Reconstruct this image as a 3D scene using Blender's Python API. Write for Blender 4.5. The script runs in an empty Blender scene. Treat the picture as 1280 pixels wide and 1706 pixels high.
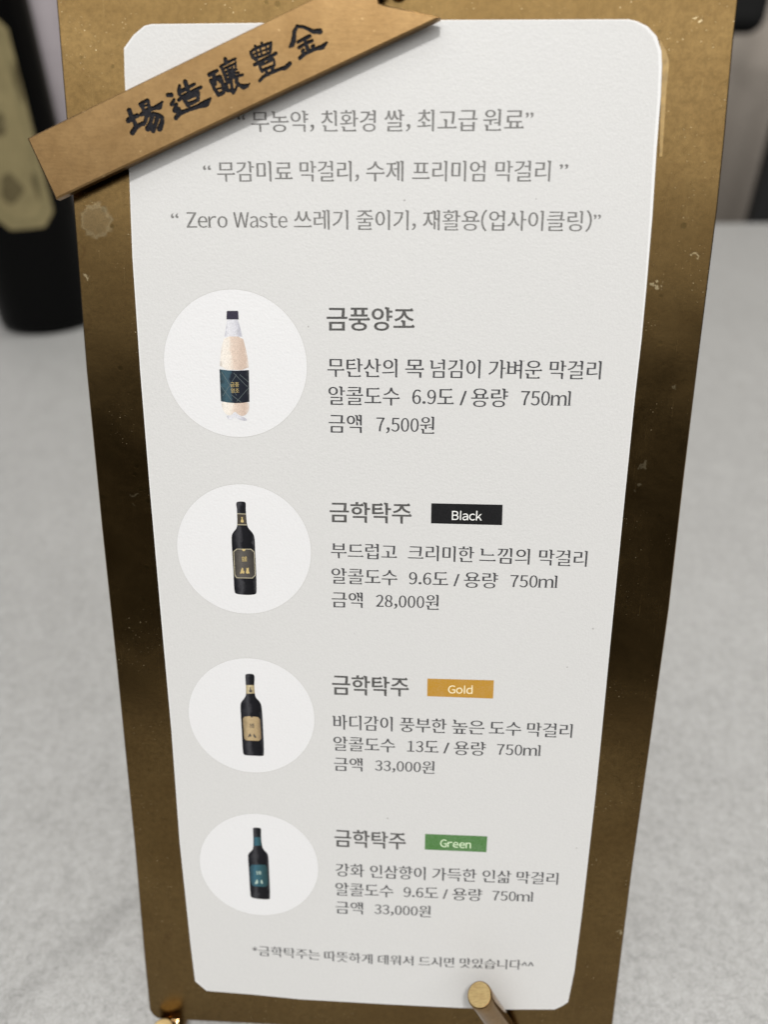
import bpy, bmesh, math, random
import numpy as np
from mathutils import Vector, Matrix
from mathutils.geometry import delaunay_2d_cdt

random.seed(7)
R = math.radians
S = bpy.context.scene
COL = S.collection

# ------------------------------------------------------------------ camera
cam_d = bpy.data.cameras.new('camera')
cam_d.sensor_fit = 'VERTICAL'
cam_d.sensor_height = 36.0
cam_d.lens = 24.94
cam_d.clip_start = 0.005
cam_d.clip_end = 30
cam_d.dof.use_dof = True
cam_d.dof.focus_distance = 0.1275
cam_d.dof.aperture_fstop = 10.5
cam = bpy.data.objects.new('camera', cam_d)
COL.objects.link(cam)
cam.matrix_world = Matrix(((0.99879288, -0.02406041, 0.04282376, 0.00556709),
                           (0.04893633, 0.56273692, -0.82518628, -0.10727422),
                           (-0.00424419, 0.82628582, 0.56323506, 0.19502056),
                           (0, 0, 0, 1)))
S.camera = cam

# ------------------------------------------------------------------ world and lamps
w = bpy.data.worlds.new("World")
S.world = w
w.use_nodes = True
w.node_tree.nodes['Background'].inputs[0].default_value = (1.0, 0.96, 0.9, 1)
w.node_tree.nodes['Background'].inputs[1].default_value = 0.05
S.view_settings.view_transform = 'Standard'
S.view_settings.look = 'None'
S.view_settings.exposure = 0
S.view_settings.gamma = 1


def lamp(name, loc, aim, sx, sy, power, color, shape='RECTANGLE'):
    d = bpy.data.lights.new(name, 'AREA')
    d.shape = shape
    d.size = sx
    if shape in ('RECTANGLE', 'ELLIPSE'):
        d.size_y = sy
    d.energy = power
    d.color = color
    o = bpy.data.objects.new(name, d)
    COL.objects.link(o)
    o.location = loc
    o.rotation_euler = (Vector(aim) - Vector(loc)).to_track_quat('-Z', 'Y').to_euler()
    return o


WARM = (1.0, 0.985, 0.955)
lamp('ceiling_downlight', (0.03, -0.52, 1.40), (0, 0, 0.1), 0.12, 0.12, 14.0, WARM, 'DISK')
lamp('ceiling_downlight', (0.69, 0.65, 1.5), (0.08, 0.0, 0.0), 0.10, 0.10, 12.0, WARM, 'DISK')
lamp('ceiling_fill', (0.0, -1.6, 2.3), (0, -1.6, 0), 6.0, 3.6, 136.0, WARM)
lamp('ceiling_fill', (0.0, -4.5, 2.3), (0, -4.5, 0), 6.0, 2.0, 26.0, WARM)
lamp('ceiling_fill', (0.0, 1.0, 2.1), (0, 1.2, 0), 3.0, 0.5, 24.0, WARM)  # added fill with no known fixture, brightens the far wall and curtains
LABEL_TURN = 0.0
LABEL = (78.0, 205.0, 20.5)


# ------------------------------------------------------------------ measured layout, millimetres on the face of the sign
# x to the right of the middle of the plate, y upwards from its foot
PLATE = [[-52.9,216.0],[-53.04,185.57],[-53.14,173.38],[-53.45,144.57],[-53.2,115.65],[-52.69,86.15],[-52.2,45.43],[-52.21,15.64],[-52.04,1.53],[-51.37,0.2],[-50.26,-0.76],[1.54,-0.6],[49.62,-0.61],[51.1,0.52],[51.86,2.26],[52.01,4.96],[52.3,45.19],[52.96,76.72],[53.44,102.66],[53.31,128.45],[53.36,148.01],[53.43,159.63],[53.51,172.16],[53.32,182.5],[52.87,196.49],[52.8,216.0]]
CARD = [[-42.39,195.18],[-40.7,197.02],[-38.87,198.27],[-37.7,198.51],[-20.72,198.59],[7.84,198.86],[36.51,198.8],[37.8,198.56],[39.51,197.82],[41.0,196.52],[41.95,194.48],[42.26,192.42],[42.53,188.25],[42.7,180.54],[43.07,170.76],[43.25,159.59],[43.3,151.36],[43.15,141.81],[43.14,134.52],[43.11,119.52],[43.12,104.31],[43.12,94.04],[43.16,77.53],[43.16,63.44],[42.9,42.03],[42.77,33.77],[42.37,18.94],[41.65,10.8],[40.31,9.56],[38.95,8.64],[27.89,7.89],[17.37,7.67],[1.46,7.59],[-17.28,7.67],[-28.05,8.29],[-38.34,8.61],[-40.79,11.12],[-41.3,21.39],[-42.16,47.4],[-42.3,73.97],[-42.77,96.68],[-43.23,122.82],[-43.48,144.75],[-43.43,163.69],[-42.95,177.29],[-42.59,191.44]]
PRINT = [[-42.26,194.85],[-40.66,196.81],[-38.74,198.11],[-37.53,198.35],[-20.73,198.42],[7.86,198.7],[36.19,198.6],[37.52,198.38],[39.05,197.65],[40.45,196.38],[41.42,194.45],[41.77,192.29],[42.02,188.28],[42.18,180.55],[42.63,170.77],[42.95,159.59],[43.05,151.35],[42.94,141.8],[42.96,134.52],[42.95,119.52],[42.95,104.3],[42.98,94.03],[43.02,77.52],[43.01,63.43],[42.74,42.01],[42.61,33.75],[42.21,18.91],[41.49,11.08],[40.2,9.83],[38.94,8.97],[27.86,8.17],[17.34,7.96],[1.45,7.89],[-17.29,7.97],[-28.04,8.59],[-38.05,8.87],[-40.55,11.47],[-41.07,21.41],[-41.94,47.42],[-42.09,73.99],[-42.53,96.69],[-43.01,122.83],[-43.26,144.76],[-43.22,163.7],[-42.77,177.29],[-42.41,191.45]]
RESIDUE = [[41.51,196.33],[42.69,194.69],[43.3,193.37],[43.41,192.38],[43.38,189.21],[43.57,184.96],[43.76,179.76],[43.31,179.58],[42.64,188.36],[42.38,192.55]]
RIBBON = [[-58.6,181.64],[-54.79,172.47],[7.79,198.48],[-0.9,200.2],[-1.63,200.44],[-1.82,201.24],[3.31,207.29]]
CIRCLES = [[-26.44,146.03,12.74,12.77],[-26.14,112.07,12.86,12.62],[-25.9,77.47,12.78,12.51],[-25.48,42.47,12.73,12.37]]
TEXT = [["pale",[["“",[-24.48,186.16,183.01],[-23.31,186.17,183.02]],["무농약,",[-22.26,186.18,183.02],[-12.1,186.26,183.07]],["친환경",[-10.89,186.26,183.07],[-2.15,186.33,183.11]],["쌀,",[-0.7,186.34,183.12],[3.42,186.37,183.14]],["최고급",[4.57,186.38,183.14],[14.06,186.45,183.18]],["원료”",[15.06,186.46,183.19],[22.89,186.52,183.22]]]],["pale",[["“",[-30.5,178.71,175.54],[-29.25,178.72,175.55]],["무감미료",[-28.16,178.73,175.56],[-15.79,178.84,175.66]],["막걸리,",[-14.51,178.86,175.67],[-4.82,178.89,175.7]],["수제",[-3.59,178.9,175.71],[2.42,178.92,175.73]],["프리미엄",[3.93,178.93,175.74],[15.68,178.97,175.77]],["막걸리",[17.34,178.97,175.78],[26.13,179.01,175.81]],["”",[27.61,179.01,175.81],[28.92,179.02,175.82]]]],["pale",[["“",[-36.32,171.32,168.08],[-35.1,171.33,168.09]],["Zero",[-33.72,171.34,168.1],[-26.82,171.37,168.16]],["Waste",[-25.76,171.38,168.16],[-16.74,171.43,168.23]],["쓰레기",[-15.58,171.43,168.24],[-6.58,171.47,168.3]],["줄이기,",[-5.18,171.47,168.3],[4.64,171.49,168.3]],["재활용(업사이클링)”",[5.87,171.49,168.3],[34.76,171.52,168.32]]]],["title",[["금풍양조",[-10.19,156.02,152.05],[4.71,156.09,152.24]]]],["body",[["무탄산의",[-10.14,147.51,144.18],[1.96,147.56,144.26]],["목",[3.44,147.56,144.27],[6.56,147.57,144.29]],["넘김이",[7.88,147.58,144.3],[16.33,147.61,144.35]],["가벼운",[17.82,147.62,144.36],[26.85,147.65,144.42]],["막걸리",[28.26,147.66,144.43],[36.94,147.69,144.48]]]],["body",[["알콜도수",[-10.02,142.68,139.34],[2.44,142.72,139.39]],["6.9도",[4.75,142.73,139.4],[11.92,142.75,139.43]],["/",[13.06,142.75,139.43],[14.16,142.75,139.44]],["용량",[15.04,142.76,139.44],[21.33,142.78,139.47]],["750ml",[23.66,142.79,139.49],[32.12,142.85,139.56]]]],["body",[["금액",[-9.99,137.82,134.42],[-4.17,137.78,134.45]],["7,500원",[-1.51,137.76,134.47],[8.69,137.69,134.52]]]],["title",[["금학탁주",[-9.88,121.81,117.95],[4.95,121.89,117.99]]]],["body",[["부드럽고",[-9.7,114.07,110.98],[2.46,114.06,110.95]],["크리미한",[4.62,114.06,110.94],[16.72,113.99,110.85]],["느낌의",[17.77,113.98,110.84],[26.93,113.88,110.73]],["막걸리",[28.68,113.86,110.71],[37.37,113.77,110.6]]]],["body",[["알콜도수",[-9.67,109.16,105.95],[2.62,109.12,105.92]],["9.6도",[4.89,109.11,105.92],[12.12,109.09,105.91]],["/",[13.23,109.09,105.91],[14.21,109.09,105.9]],["용량",[15.13,109.09,105.9],[21.37,109.08,105.9]],["750ml",[23.7,109.09,105.92],[32.24,109.17,106.0]]]],["body",[["금액",[-9.64,104.45,101.19],[-3.84,104.44,101.21]],["28,000원",[-1.23,104.44,101.22],[10.52,104.41,101.25]]]],["title",[["금학탁주",[-9.62,87.25,82.91],[5.2,87.15,83.05]]]],["body",[["바디감이",[-9.42,78.64,75.24],[2.23,78.61,75.3]],["풍부한",[3.74,78.6,75.3],[12.87,78.57,75.31]],["높은",[14.01,78.56,75.31],[20.27,78.54,75.32]],["도수",[21.28,78.53,75.32],[27.47,78.51,75.32]],["막걸리",[28.7,78.5,75.32],[37.42,78.47,75.33]]]],["body",[["알콜도수",[-9.48,73.84,70.52],[2.79,73.82,70.57]],["13도",[5.29,73.82,70.58],[11.43,73.81,70.6]],["/",[12.5,73.81,70.61],[13.59,73.81,70.61]],["용량",[14.58,73.81,70.61],[20.8,73.81,70.64]],["750ml",[23.06,73.83,70.66],[31.52,73.88,70.75]]]],["body",[["금액",[-9.38,69.15,65.94],[-3.69,69.13,65.98]],["33,000원",[-1.06,69.12,66.0],[10.8,69.07,66.07]]]],["title",[["금학탁주",[-9.3,52.28,47.99],[5.33,52.08,47.96]]]],["body",[["강화",[-9.15,43.97,40.64],[-3.18,43.98,40.65]],["인삼향이",[-1.88,43.98,40.65],[9.68,44.01,40.67]],["가득한",[11.18,44.01,40.69],[20.29,44.04,40.81]],["인삶",[21.6,44.04,40.83],[27.49,44.06,40.91]],["막걸리",[28.67,44.06,40.93],[37.18,44.09,41.04]]]],["body",[["알콜도수",[-9.23,39.18,35.78],[2.98,39.19,35.89]],["9.6도",[5.26,39.19,35.91],[12.46,39.2,35.97]],["/",[13.56,39.2,35.98],[14.47,39.2,35.99]],["용량",[15.54,39.21,36.0],[21.7,39.22,36.06]],["750ml",[23.89,39.25,36.09],[32.25,39.38,36.23]]]],["body",[["금액",[-9.19,34.48,31.19],[-3.41,34.45,31.22]],["33,000원",[-0.85,34.44,31.24],[11.02,34.37,31.31]]]],["body",[["*",[-27.55,21.81,19.08],[-26.51,21.8,19.05]],["금학탁주는",[-26.18,21.79,19.04],[-12.79,21.4,18.63]],["따뜻하게",[-11.74,21.36,18.6],[-1.27,21.02,18.32]],["데워서",[0.04,21.03,18.33],[7.63,21.12,18.43]],["드시면",[8.86,21.14,18.44],[16.49,21.23,18.53]],["맛있습니다^^",[17.76,21.25,18.55],[33.54,21.58,18.89]]]]]
BADGES = [["black",[[8.61,121.98],[21.48,122.01],[21.58,118.19],[8.65,118.2]],"Black",[[12.43,120.78,118.94],[17.86,120.75,118.95]]],["gold",[[8.87,87.09],[21.68,87.2],[21.71,83.3],[8.92,83.32]],"Gold",[[12.94,85.91,84.09],[17.66,85.97,84.14]]],["green",[[9.36,52.05],[22.12,52.11],[22.12,48.27],[9.4,48.25]],"Green",[[12.56,50.89,49.06],[18.85,50.86,49.01]]]]
CHARS = [[[[-41.39,185.63,0.437],[-41.15,184.82,0.388],[-40.71,184.01,0.363],[-40.52,183.53,0.401]],[[-41.65,184.24,0.456],[-40.89,184.68,0.349],[-40.19,184.92,0.368]],[[-41.13,182.47,0.449],[-40.54,183.19,0.396],[-39.75,183.63,0.349],[-39.05,183.87,0.352]],[[-39.61,186.57,0.294],[-38.36,187.14,0.295]],[[-39.61,186.57,0.277],[-38.92,185.56,0.341]],[[-38.28,187.11,0.27],[-38.13,186.03,0.307]],[[-39.18,186.23,0.192],[-38.25,186.5,0.188]],[[-38.92,185.63,0.26],[-38.14,185.9,0.257]],[[-39.49,185.09,0.347],[-38.62,185.53,0.393],[-37.53,185.97,0.308],[-36.53,186.23,0.499],[-35.96,186.9,0.192]],[[-38.66,184.95,0.359],[-37.59,185.16,0.331],[-36.69,185.02,0.349],[-36.15,184.62,0.351],[-36.23,183.87,0.397],[-36.67,183.06,0.49]],[[-38.67,184.82,0.342],[-38.96,184.01,0.347],[-39.21,183.74,0.35]],[[-37.76,184.82,0.377],[-38.05,184.01,0.35],[-38.57,183.06,0.486]],[[-36.95,184.55,0.385],[-37.31,183.67,0.347],[-37.75,182.78,0.433]]],[[[-35.04,187.86,0.339],[-34.44,187.86,0.357]],[[-34.07,187.19,0.241],[-34.45,186.59,0.383]],[[-33.73,186.53,0.288],[-34.01,185.79,0.437]],[[-34.01,185.66,0.427],[-33.48,185.79,0.451],[-33.27,185.39,0.409]],[[-33.93,184.58,0.366],[-33.28,185.25,0.394],[-31.74,185.79,0.308],[-30.21,186.26,0.378],[-28.99,186.66,0.586],[-28.16,187.39,0.185]],[[-32.12,189.71,0.393],[-31.86,188.92,0.369],[-31.61,188.12,0.342]],[[-33.05,189.19,0.258],[-33.24,188.46,0.307],[-33.19,188.06,0.359]],[[-33.18,188.26,0.327],[-31.95,188.79,0.327],[-30.64,189.42,0.237]],[[-33.32,187.13,0.291],[-32.69,187.66,0.294],[-31.23,188.26,0.327],[-29.69,188.95,0.286]],[[-32.41,187.19,0.304],[-31.19,187.66,0.295],[-30.26,188.06,0.336]],[[-32.42,187.13,0.311],[-31.85,186.46,0.39]],[[-30.19,188.12,0.381],[-30.23,187.26,0.324]],[[-31.93,186.53,0.383],[-30.93,186.86,0.309],[-30.23,187.19,0.302]]],[[[-28.22,190.72,0.365],[-26.96,191.28,0.277]],[[-27.59,190.72,0.341],[-27.41,190.25,0.355]],[[-28.03,189.89,0.309],[-26.59,190.48,0.287]],[[-28.03,189.89,0.325],[-27.48,188.7,0.308],[-26.91,187.87,0.335]],[[-26.53,190.42,0.323],[-26.11,189.3,0.337],[-26.01,188.52,0.339]],[[-26.91,187.87,0.335],[-26.09,188.22,0.323]],[[-27.35,190.01,0.259],[-27.28,189.36,0.229]],[[-27.14,188.67,0.164],[-26.46,188.85,0.163]],[[-26.88,190.12,0.294],[-26.56,189.65,0.195]],[[-25.62,192.88,0.319],[-25.57,192.42,0.316]],[[-26.4,191.83,0.245],[-25.31,192.42,0.262],[-24.02,192.94,0.195]],[[-26.27,191.77,0.246],[-25.79,190.6,0.28],[-25.61,190.0,0.229]],[[-23.97,192.47,0.162],[-24.04,191.77,0.172]],[[-26.01,191.48,0.194],[-25.2,191.83,0.214],[-24.12,192.24,0.202]],[[-25.77,191.01,0.202],[-24.82,191.36,0.23],[-23.88,191.42,0.18]],[[-25.72,190.48,0.195],[-24.57,190.89,0.243],[-23.57,191.0,0.173]],[[-25.68,189.95,0.2],[-24.46,190.36,0.246],[-22.91,190.71,0.213]],[[-25.34,191.65,0.184],[-24.99,190.48,0.231]],[[-24.6,191.77,0.196],[-24.31,190.71,0.228]],[[-25.63,189.47,0.242],[-24.88,189.77,0.255]],[[-24.86,190.24,0.285],[-24.76,189.41,0.27],[-24.73,188.7,0.279]],[[-25.64,189.41,0.25],[-25.47,188.52,0.319],[-25.34,188.46,0.276]],[[-24.55,188.19,0.296],[-24.12,188.7,0.227],[-23.9,189.17,0.195]],[[-23.93,190.24,0.337],[-23.95,189.65,0.334],[-23.56,189.29,0.301],[-22.91,188.99,0.417],[-22.3,189.17,0.309],[-21.89,189.47,0.12]],[[-25.47,188.52,0.259],[-24.6,188.4,0.271]]],[[[-21.63,193.84,0.207],[-20.76,194.36,0.26],[-19.56,194.75,0.244],[-18.36,195.1,0.238]],[[-20.84,194.7,0.205],[-20.76,194.3,0.228]],[[-19.81,195.05,0.238],[-19.76,194.7,0.26]],[[-21.63,193.84,0.222],[-21.26,193.14,0.302],[-20.68,192.79,0.293]],[[-18.36,195.04,0.221],[-18.52,194.0,0.283]],[[-21.12,193.49,0.171],[-19.98,193.89,0.152],[-18.64,194.35,0.16]],[[-20.8,193.02,0.227],[-19.6,193.37,0.213],[-18.53,193.77,0.181]],[[-20.09,194.58,0.166],[-19.86,193.31,0.192]],[[-19.16,194.81,0.15],[-19.0,193.59,0.17]],[[-20.76,194.3,0.153],[-20.54,193.02,0.187]],[[-21.03,192.09,0.274],[-19.48,192.78,0.284],[-17.61,193.65,0.272]],[[-20.24,191.97,0.231],[-19.1,192.34,0.198],[-18.03,192.84,0.231]],[[-20.24,191.85,0.258],[-19.86,191.14,0.254]],[[-17.99,192.84,0.209],[-17.88,192.08,0.242]],[[-19.86,191.26,0.259],[-18.72,191.7,0.244],[-17.92,191.96,0.231]],[[-19.26,191.26,0.286],[-19.07,190.79,0.252]],[[-18.25,191.73,0.284],[-18.2,191.38,0.307]],[[-20.3,189.85,0.257],[-19.55,190.5,0.274],[-18.2,191.08,0.299],[-17.0,191.49,0.272],[-16.2,191.66,0.376],[-15.46,192.25,0.329]]],[[[-14.25,197.36,0.279],[-14.69,196.56,0.341],[-14.84,195.42,0.399],[-15.05,194.84,0.416],[-15.45,194.5,0.192]],[[-14.29,197.33,0.272],[-13.31,197.24,0.254],[-12.53,196.95,0.283],[-11.82,196.61,0.331],[-10.71,196.63,0.433]],[[-14.13,195.18,0.272],[-13.2,195.64,0.28],[-12.35,195.98,0.331]],[[-14.01,194.43,0.271],[-12.95,195.03,0.269],[-11.96,195.35,0.28]],[[-13.07,195.47,0.249],[-12.7,194.26,0.331]],[[-13.46,193.94,0.301],[-13.36,194.08,0.287]],[[-11.74,194.71,0.267],[-12.04,194.57,0.211]],[[-13.9,192.99,0.328],[-13.23,193.5,0.294],[-12.38,193.91,0.335],[-11.39,194.25,0.288],[-10.4,194.48,0.417],[-9.68,195.11,0.198]]]]
PICTURES = [[["neck","clear",[[-27.48,153.71],[-25.7,153.74],[-25.34,152.58],[-24.95,150.89],[-28.12,150.85],[-27.77,152.55]],0],["drink","pinkmilk",[[-28.12,150.85],[-24.95,150.89],[-24.54,149.2],[-24.14,147.1],[-24.03,145.18],[-29.21,145.23],[-28.97,147.56],[-28.7,149.14]],0],["highlight","palemilk",[[-28.01,150.85],[-26.92,150.87],[-27.13,145.19],[-29.16,145.23],[-28.93,147.56],[-28.63,149.14]],0],["drink","pinkmilk",[[-29.21,139.77],[-26.7,139.47],[-24.12,139.79],[-24.24,138.22],[-24.68,137.52],[-25.4,137.1],[-26.22,137.36],[-26.82,138.03],[-27.48,137.19],[-28.31,137.32],[-28.98,138.13]],0],["foot","clear",[[-28.32,137.21],[-27.55,137.12],[-26.86,137.89],[-26.23,137.22],[-25.33,136.99],[-24.58,136.56],[-24.87,136.25],[-26.25,136.53],[-26.86,137.07],[-27.51,136.44],[-28.2,136.63]],0],["cap","ink_violet",[[-27.53,155.06],[-27.35,155.15],[-25.67,155.17],[-25.53,155.07],[-25.52,153.76],[-27.64,153.74]],0],["label","ink_navy",[[-29.24,145.26],[-27.84,145.1],[-26.2,145.06],[-24.03,145.2],[-24.12,139.69],[-25.31,139.48],[-26.7,139.4],[-28.08,139.49],[-29.24,139.7]],0],["highlight","ink_teal",[[-28.8,145.17],[-27.43,145.08],[-27.46,139.5],[-28.91,139.66]],0],["label_line","ink_greygreen",[[-28.92,144.75],[-26.4,140.75],[-26.34,140.79],[-28.86,144.79]],0],["label_line","ink_greygreen",[[-29.23,142.46],[-27.27,139.78],[-27.21,139.82],[-29.17,142.5]],0],["label_line","ink_greygreen",[[-26.79,144.64],[-24.4,142.26],[-24.35,142.31],[-26.74,144.69]],0],["label_line","ink_greygreen",[[-25.7,144.39],[-24.17,143.07],[-24.12,143.13],[-25.65,144.44]],0],["label_line","ink_greygreen",[[-27.35,140.86],[-25.61,139.53],[-25.56,139.59],[-27.31,140.92]],0],["label_line","ink_greygreen",[[-28.84,140.57],[-26.2,144.39],[-26.25,144.43],[-28.9,140.61]],0],["label_line","ink_greygreen",[[-26.38,139.66],[-24.11,142.13],[-24.16,142.18],[-26.44,139.7]],0],["TEXT","ink_gold",[["금풍",[[-27.4,143.02,142.21],[-25.88,143.05,142.24]]],["양조",[[-27.37,142.0,141.19],[-25.89,142.02,141.21]]]],0]],[["soft_shadow","ink_palegrey",[[-28.3,103.39],[-24.07,103.42],[-23.57,103.07],[-24.6,102.81],[-27.94,102.86]],1],["body","ink_black",[[-27.15,121.38],[-26.34,121.5],[-25.54,121.42],[-25.43,120.98],[-25.49,120.41],[-25.47,119.2],[-25.38,117.16],[-25.15,116.4],[-24.43,115.64],[-23.98,114.75],[-23.99,111.76],[-23.93,107.81],[-23.95,103.93],[-24.2,103.34],[-26.13,103.19],[-27.92,103.34],[-28.29,103.8],[-28.28,107.68],[-28.35,111.64],[-28.39,114.5],[-28.14,115.42],[-27.41,116.21],[-27.16,116.99],[-27.15,119.16],[-27.15,120.3],[-27.27,120.81]],0],["highlight","ink_dark",[[-27.31,115.57],[-26.55,115.97],[-26.36,112.48],[-27.57,112.31]],0],["highlight","ink_dark",[[-27.54,106.37],[-26.52,106.4],[-26.49,103.72],[-27.52,103.69]],0],["neck_label","ink_brown",[[-27.14,119.13],[-25.47,119.18],[-25.41,117.06],[-27.16,117.01]],0],["trim","ink_palegold",[[-27.14,119.19],[-25.47,119.18],[-25.47,119.05],[-27.14,119.06]],0],["trim","ink_palegold",[[-27.17,117.11],[-25.4,117.11],[-25.41,116.97],[-27.17,116.97]],0],["emblem","ink_gold",[[-26.43,118.52],[-26.08,118.52],[-26.14,118.17],[-25.95,117.79],[-25.99,117.47],[-26.49,117.49],[-26.53,117.83],[-26.29,118.16]],0],["trim","ink_palegold",[[-28.14,111.8],[-27.49,112.37],[-24.74,112.42],[-24.1,111.85],[-24.08,107.22],[-24.68,106.59],[-27.71,106.57],[-28.1,107.11]],0],["label","ink_umber",[[-28.02,111.74],[-27.42,112.25],[-24.82,112.3],[-24.22,111.79],[-24.2,107.3],[-24.75,106.72],[-27.63,106.7],[-27.97,107.19]],0],["emblem","ink_gold",[[-27.06,107.32],[-26.77,108.26],[-26.54,108.79],[-26.35,108.4],[-26.4,107.94],[-26.14,108.14],[-26.26,107.41],[-26.6,107.66]],0],["emblem","ink_gold",[[-25.15,107.37],[-25.37,108.3],[-25.29,108.83],[-25.58,108.49],[-25.74,108.82],[-25.8,108.02],[-25.96,107.75],[-25.59,107.43],[-25.39,107.7]],0],["emblem","ink_gold",[[-26.49,112.34],[-25.8,112.34],[-25.91,112.02],[-26.17,111.91],[-26.42,112.03]],0],["TEXT","ink_gold",[["金鶴",[[-26.63,110.97,109.91],[-25.61,110.97,109.91]]]],0]],[["body","ink_black",[[-26.74,86.72],[-25.91,86.84],[-25.08,86.78],[-24.93,86.04],[-25.1,84.49],[-25.04,82.55],[-24.84,81.64],[-24.08,80.89],[-23.7,79.85],[-23.59,75.49],[-23.54,69.02],[-23.85,68.67],[-25.56,68.66],[-27.51,68.71],[-27.92,69.1],[-27.92,73.97],[-28.04,79.55],[-27.85,80.61],[-27.04,81.56],[-26.75,82.48],[-26.76,84.42],[-26.82,86.1]],0],["highlight","ink_dark",[[-26.95,80.77],[-26.22,81.19],[-26.1,77.71],[-27.07,77.61]],0],["highlight","ink_dark",[[-27.16,71.58],[-25.95,71.63],[-25.79,69.06],[-27.12,69.14]],0],["neck_label","ink_cream",[[-26.73,84.36],[-25.08,84.42],[-25.04,82.61],[-26.75,82.48]],0],["emblem","ink_umber",[[-25.98,84.0],[-25.77,84.01],[-25.78,83.49],[-25.5,83.24],[-25.57,82.78],[-26.16,82.79],[-26.17,83.22],[-25.95,83.48]],0],["label","ink_kraft",[[-27.63,76.92],[-27.31,77.4],[-26.35,77.57],[-24.55,77.45],[-24.15,76.93],[-24.04,72.66],[-24.48,72.13],[-27.14,72.12],[-27.49,72.51]],0],["emblem","ink_umber",[[-26.82,72.68],[-26.49,73.5],[-26.17,73.85],[-26.02,72.84],[-26.32,73.1]],0],["emblem","ink_umber",[[-25.57,73.81],[-25.28,73.41],[-24.94,72.82],[-25.36,72.74],[-25.65,73.2]],0],["emblem","ink_umber",[[-26.11,77.54],[-25.51,77.54],[-25.63,77.32],[-26.0,77.31]],0],["TEXT","ink_umber",[["金鶴",[[-26.36,76.05,74.98],[-25.33,76.05,74.98]]]],0]],[["body","ink_black",[[-26.46,51.69],[-25.62,51.84],[-24.76,51.72],[-24.72,51.22],[-24.8,49.5],[-24.66,47.5],[-24.35,46.45],[-23.56,45.68],[-23.34,44.62],[-23.3,40.54],[-23.23,34.46],[-23.54,33.96],[-25.78,33.97],[-27.3,34.23],[-27.57,34.78],[-27.62,40.31],[-27.73,44.39],[-27.62,45.34],[-26.78,46.19],[-26.5,46.87],[-26.42,49.42],[-26.44,51.14]],0],["highlight","ink_dark",[[-26.79,45.78],[-25.97,46.23],[-25.85,42.79],[-26.78,42.67]],0],["highlight","ink_dark",[[-26.86,36.9],[-25.68,36.97],[-25.65,34.33],[-26.82,34.4]],0],["neck_label","ink_teal",[[-26.41,49.42],[-24.8,49.5],[-24.68,47.5],[-26.45,47.34]],0],["label","ink_teal",[[-27.44,41.96],[-27.02,42.59],[-24.11,42.75],[-23.67,42.02],[-23.61,37.78],[-24.15,37.19],[-26.84,37.25],[-27.35,37.84]],0],["emblem","ink_paleteal",[[-26.59,37.75],[-26.22,38.46],[-25.96,39.16],[-25.77,38.48],[-25.83,37.93]],0],["emblem","ink_paleteal",[[-25.15,38.93],[-24.92,38.94],[-24.71,37.99],[-25.18,37.96]],0],["TEXT","ink_paleteal",[["金鶴",[[-26.15,41.21,40.25],[-24.98,41.2,40.24]]]],0]]]
MARKS = [[-46.57,122.17,0.55],[-46.82,120.45,0.3],[44.8,160.4,0.8],[46.06,129.7,0.8],[50.82,165.07,0.45],[-51.77,160.34,0.5],[45.52,125.66,0.4],[46.78,198.94,0.5],[49.65,143.41,0.4],[44.99,47.0,0.3],[51.27,29.49,0.35]]
STAIN = [-49.37,169.54]
RODS = [[[21.19,21.16,9.0],[32.93,-8.06,-2.5]],[[-48.16,-0.05,3.2],[-46.28,-18.23,-2.8]]]


# ------------------------------------------------------------------ helpers
def tag(o, label=None, cat=None, group=None, kind=None):
    if label: o['label'] = label
    if cat: o['category'] = cat
    if group: o['group'] = group
    if kind: o['kind'] = kind
    return o


def empty(name, loc=(0, 0, 0), rot=(0, 0, 0)):
    o = bpy.data.objects.new(name, None)
    o.empty_display_size = 0.02
    COL.objects.link(o)
    o.location = loc
    o.rotation_euler = rot
    return o


def link(name, me, mat=None, parent=None):
    o = bpy.data.objects.new(name, me)
    COL.objects.link(o)
    if mat is not None: me.materials.append(mat)
    if parent is not None: o.parent = parent
    return o


def mesh(name, V, F, mat=None, parent=None, smooth=False):
    me = bpy.data.meshes.new(name)
    me.from_pydata([tuple(v) for v in V], [], F)
    bm = bmesh.new(); bm.from_mesh(me)
    bmesh.ops.recalc_face_normals(bm, faces=bm.faces)
    bm.to_mesh(me); bm.free()
    if smooth:
        for p in me.polygons: p.use_smooth = True
    return link(name, me, mat, parent)


def fill_loops(loops, off=0.0):
    """triangulate closed 2-D loops (holes by nesting) -> verts2d, faces"""
    cu = bpy.data.curves.new('fill', 'CURVE')
    cu.dimensions = '2D'
    cu.fill_mode = 'BOTH'
    cu.offset = off
    for lp in loops:
        sp = cu.splines.new('POLY')
        sp.points.add(len(lp) - 1)
        flat = []
        for x, y in lp: flat += [x, y, 0, 1]
        sp.points.foreach_set('co', flat)
        sp.use_cyclic_u = True
    ob = bpy.data.objects.new('fill', cu)
    COL.objects.link(ob)
    dg = bpy.context.evaluated_depsgraph_get()
    me = bpy.data.meshes.new_from_object(ob.evaluated_get(dg))
    V = [(v.co.x, v.co.y) for v in me.vertices]
    F = [tuple(p.vertices) for p in me.polygons]
    bpy.data.objects.remove(ob); bpy.data.curves.remove(cu); bpy.data.meshes.remove(me)
    return V, F


def cdt_fill(loops):
    """robust triangulation, inside = odd number of loops around"""
    vs = []; fs = []
    for lp in loops:
        lp = ccw(lp); b = len(vs); vs += [Vector(p) for p in lp]; fs.append(list(range(b, b + len(lp))))
    V, E, F, ov, oe, of = delaunay_2d_cdt(vs, [], fs, 1, 1e-5)
    return [(v.x, v.y) for v in V], [tuple(f) for f, o in zip(F, of) if len(o) % 2 == 1]


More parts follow.
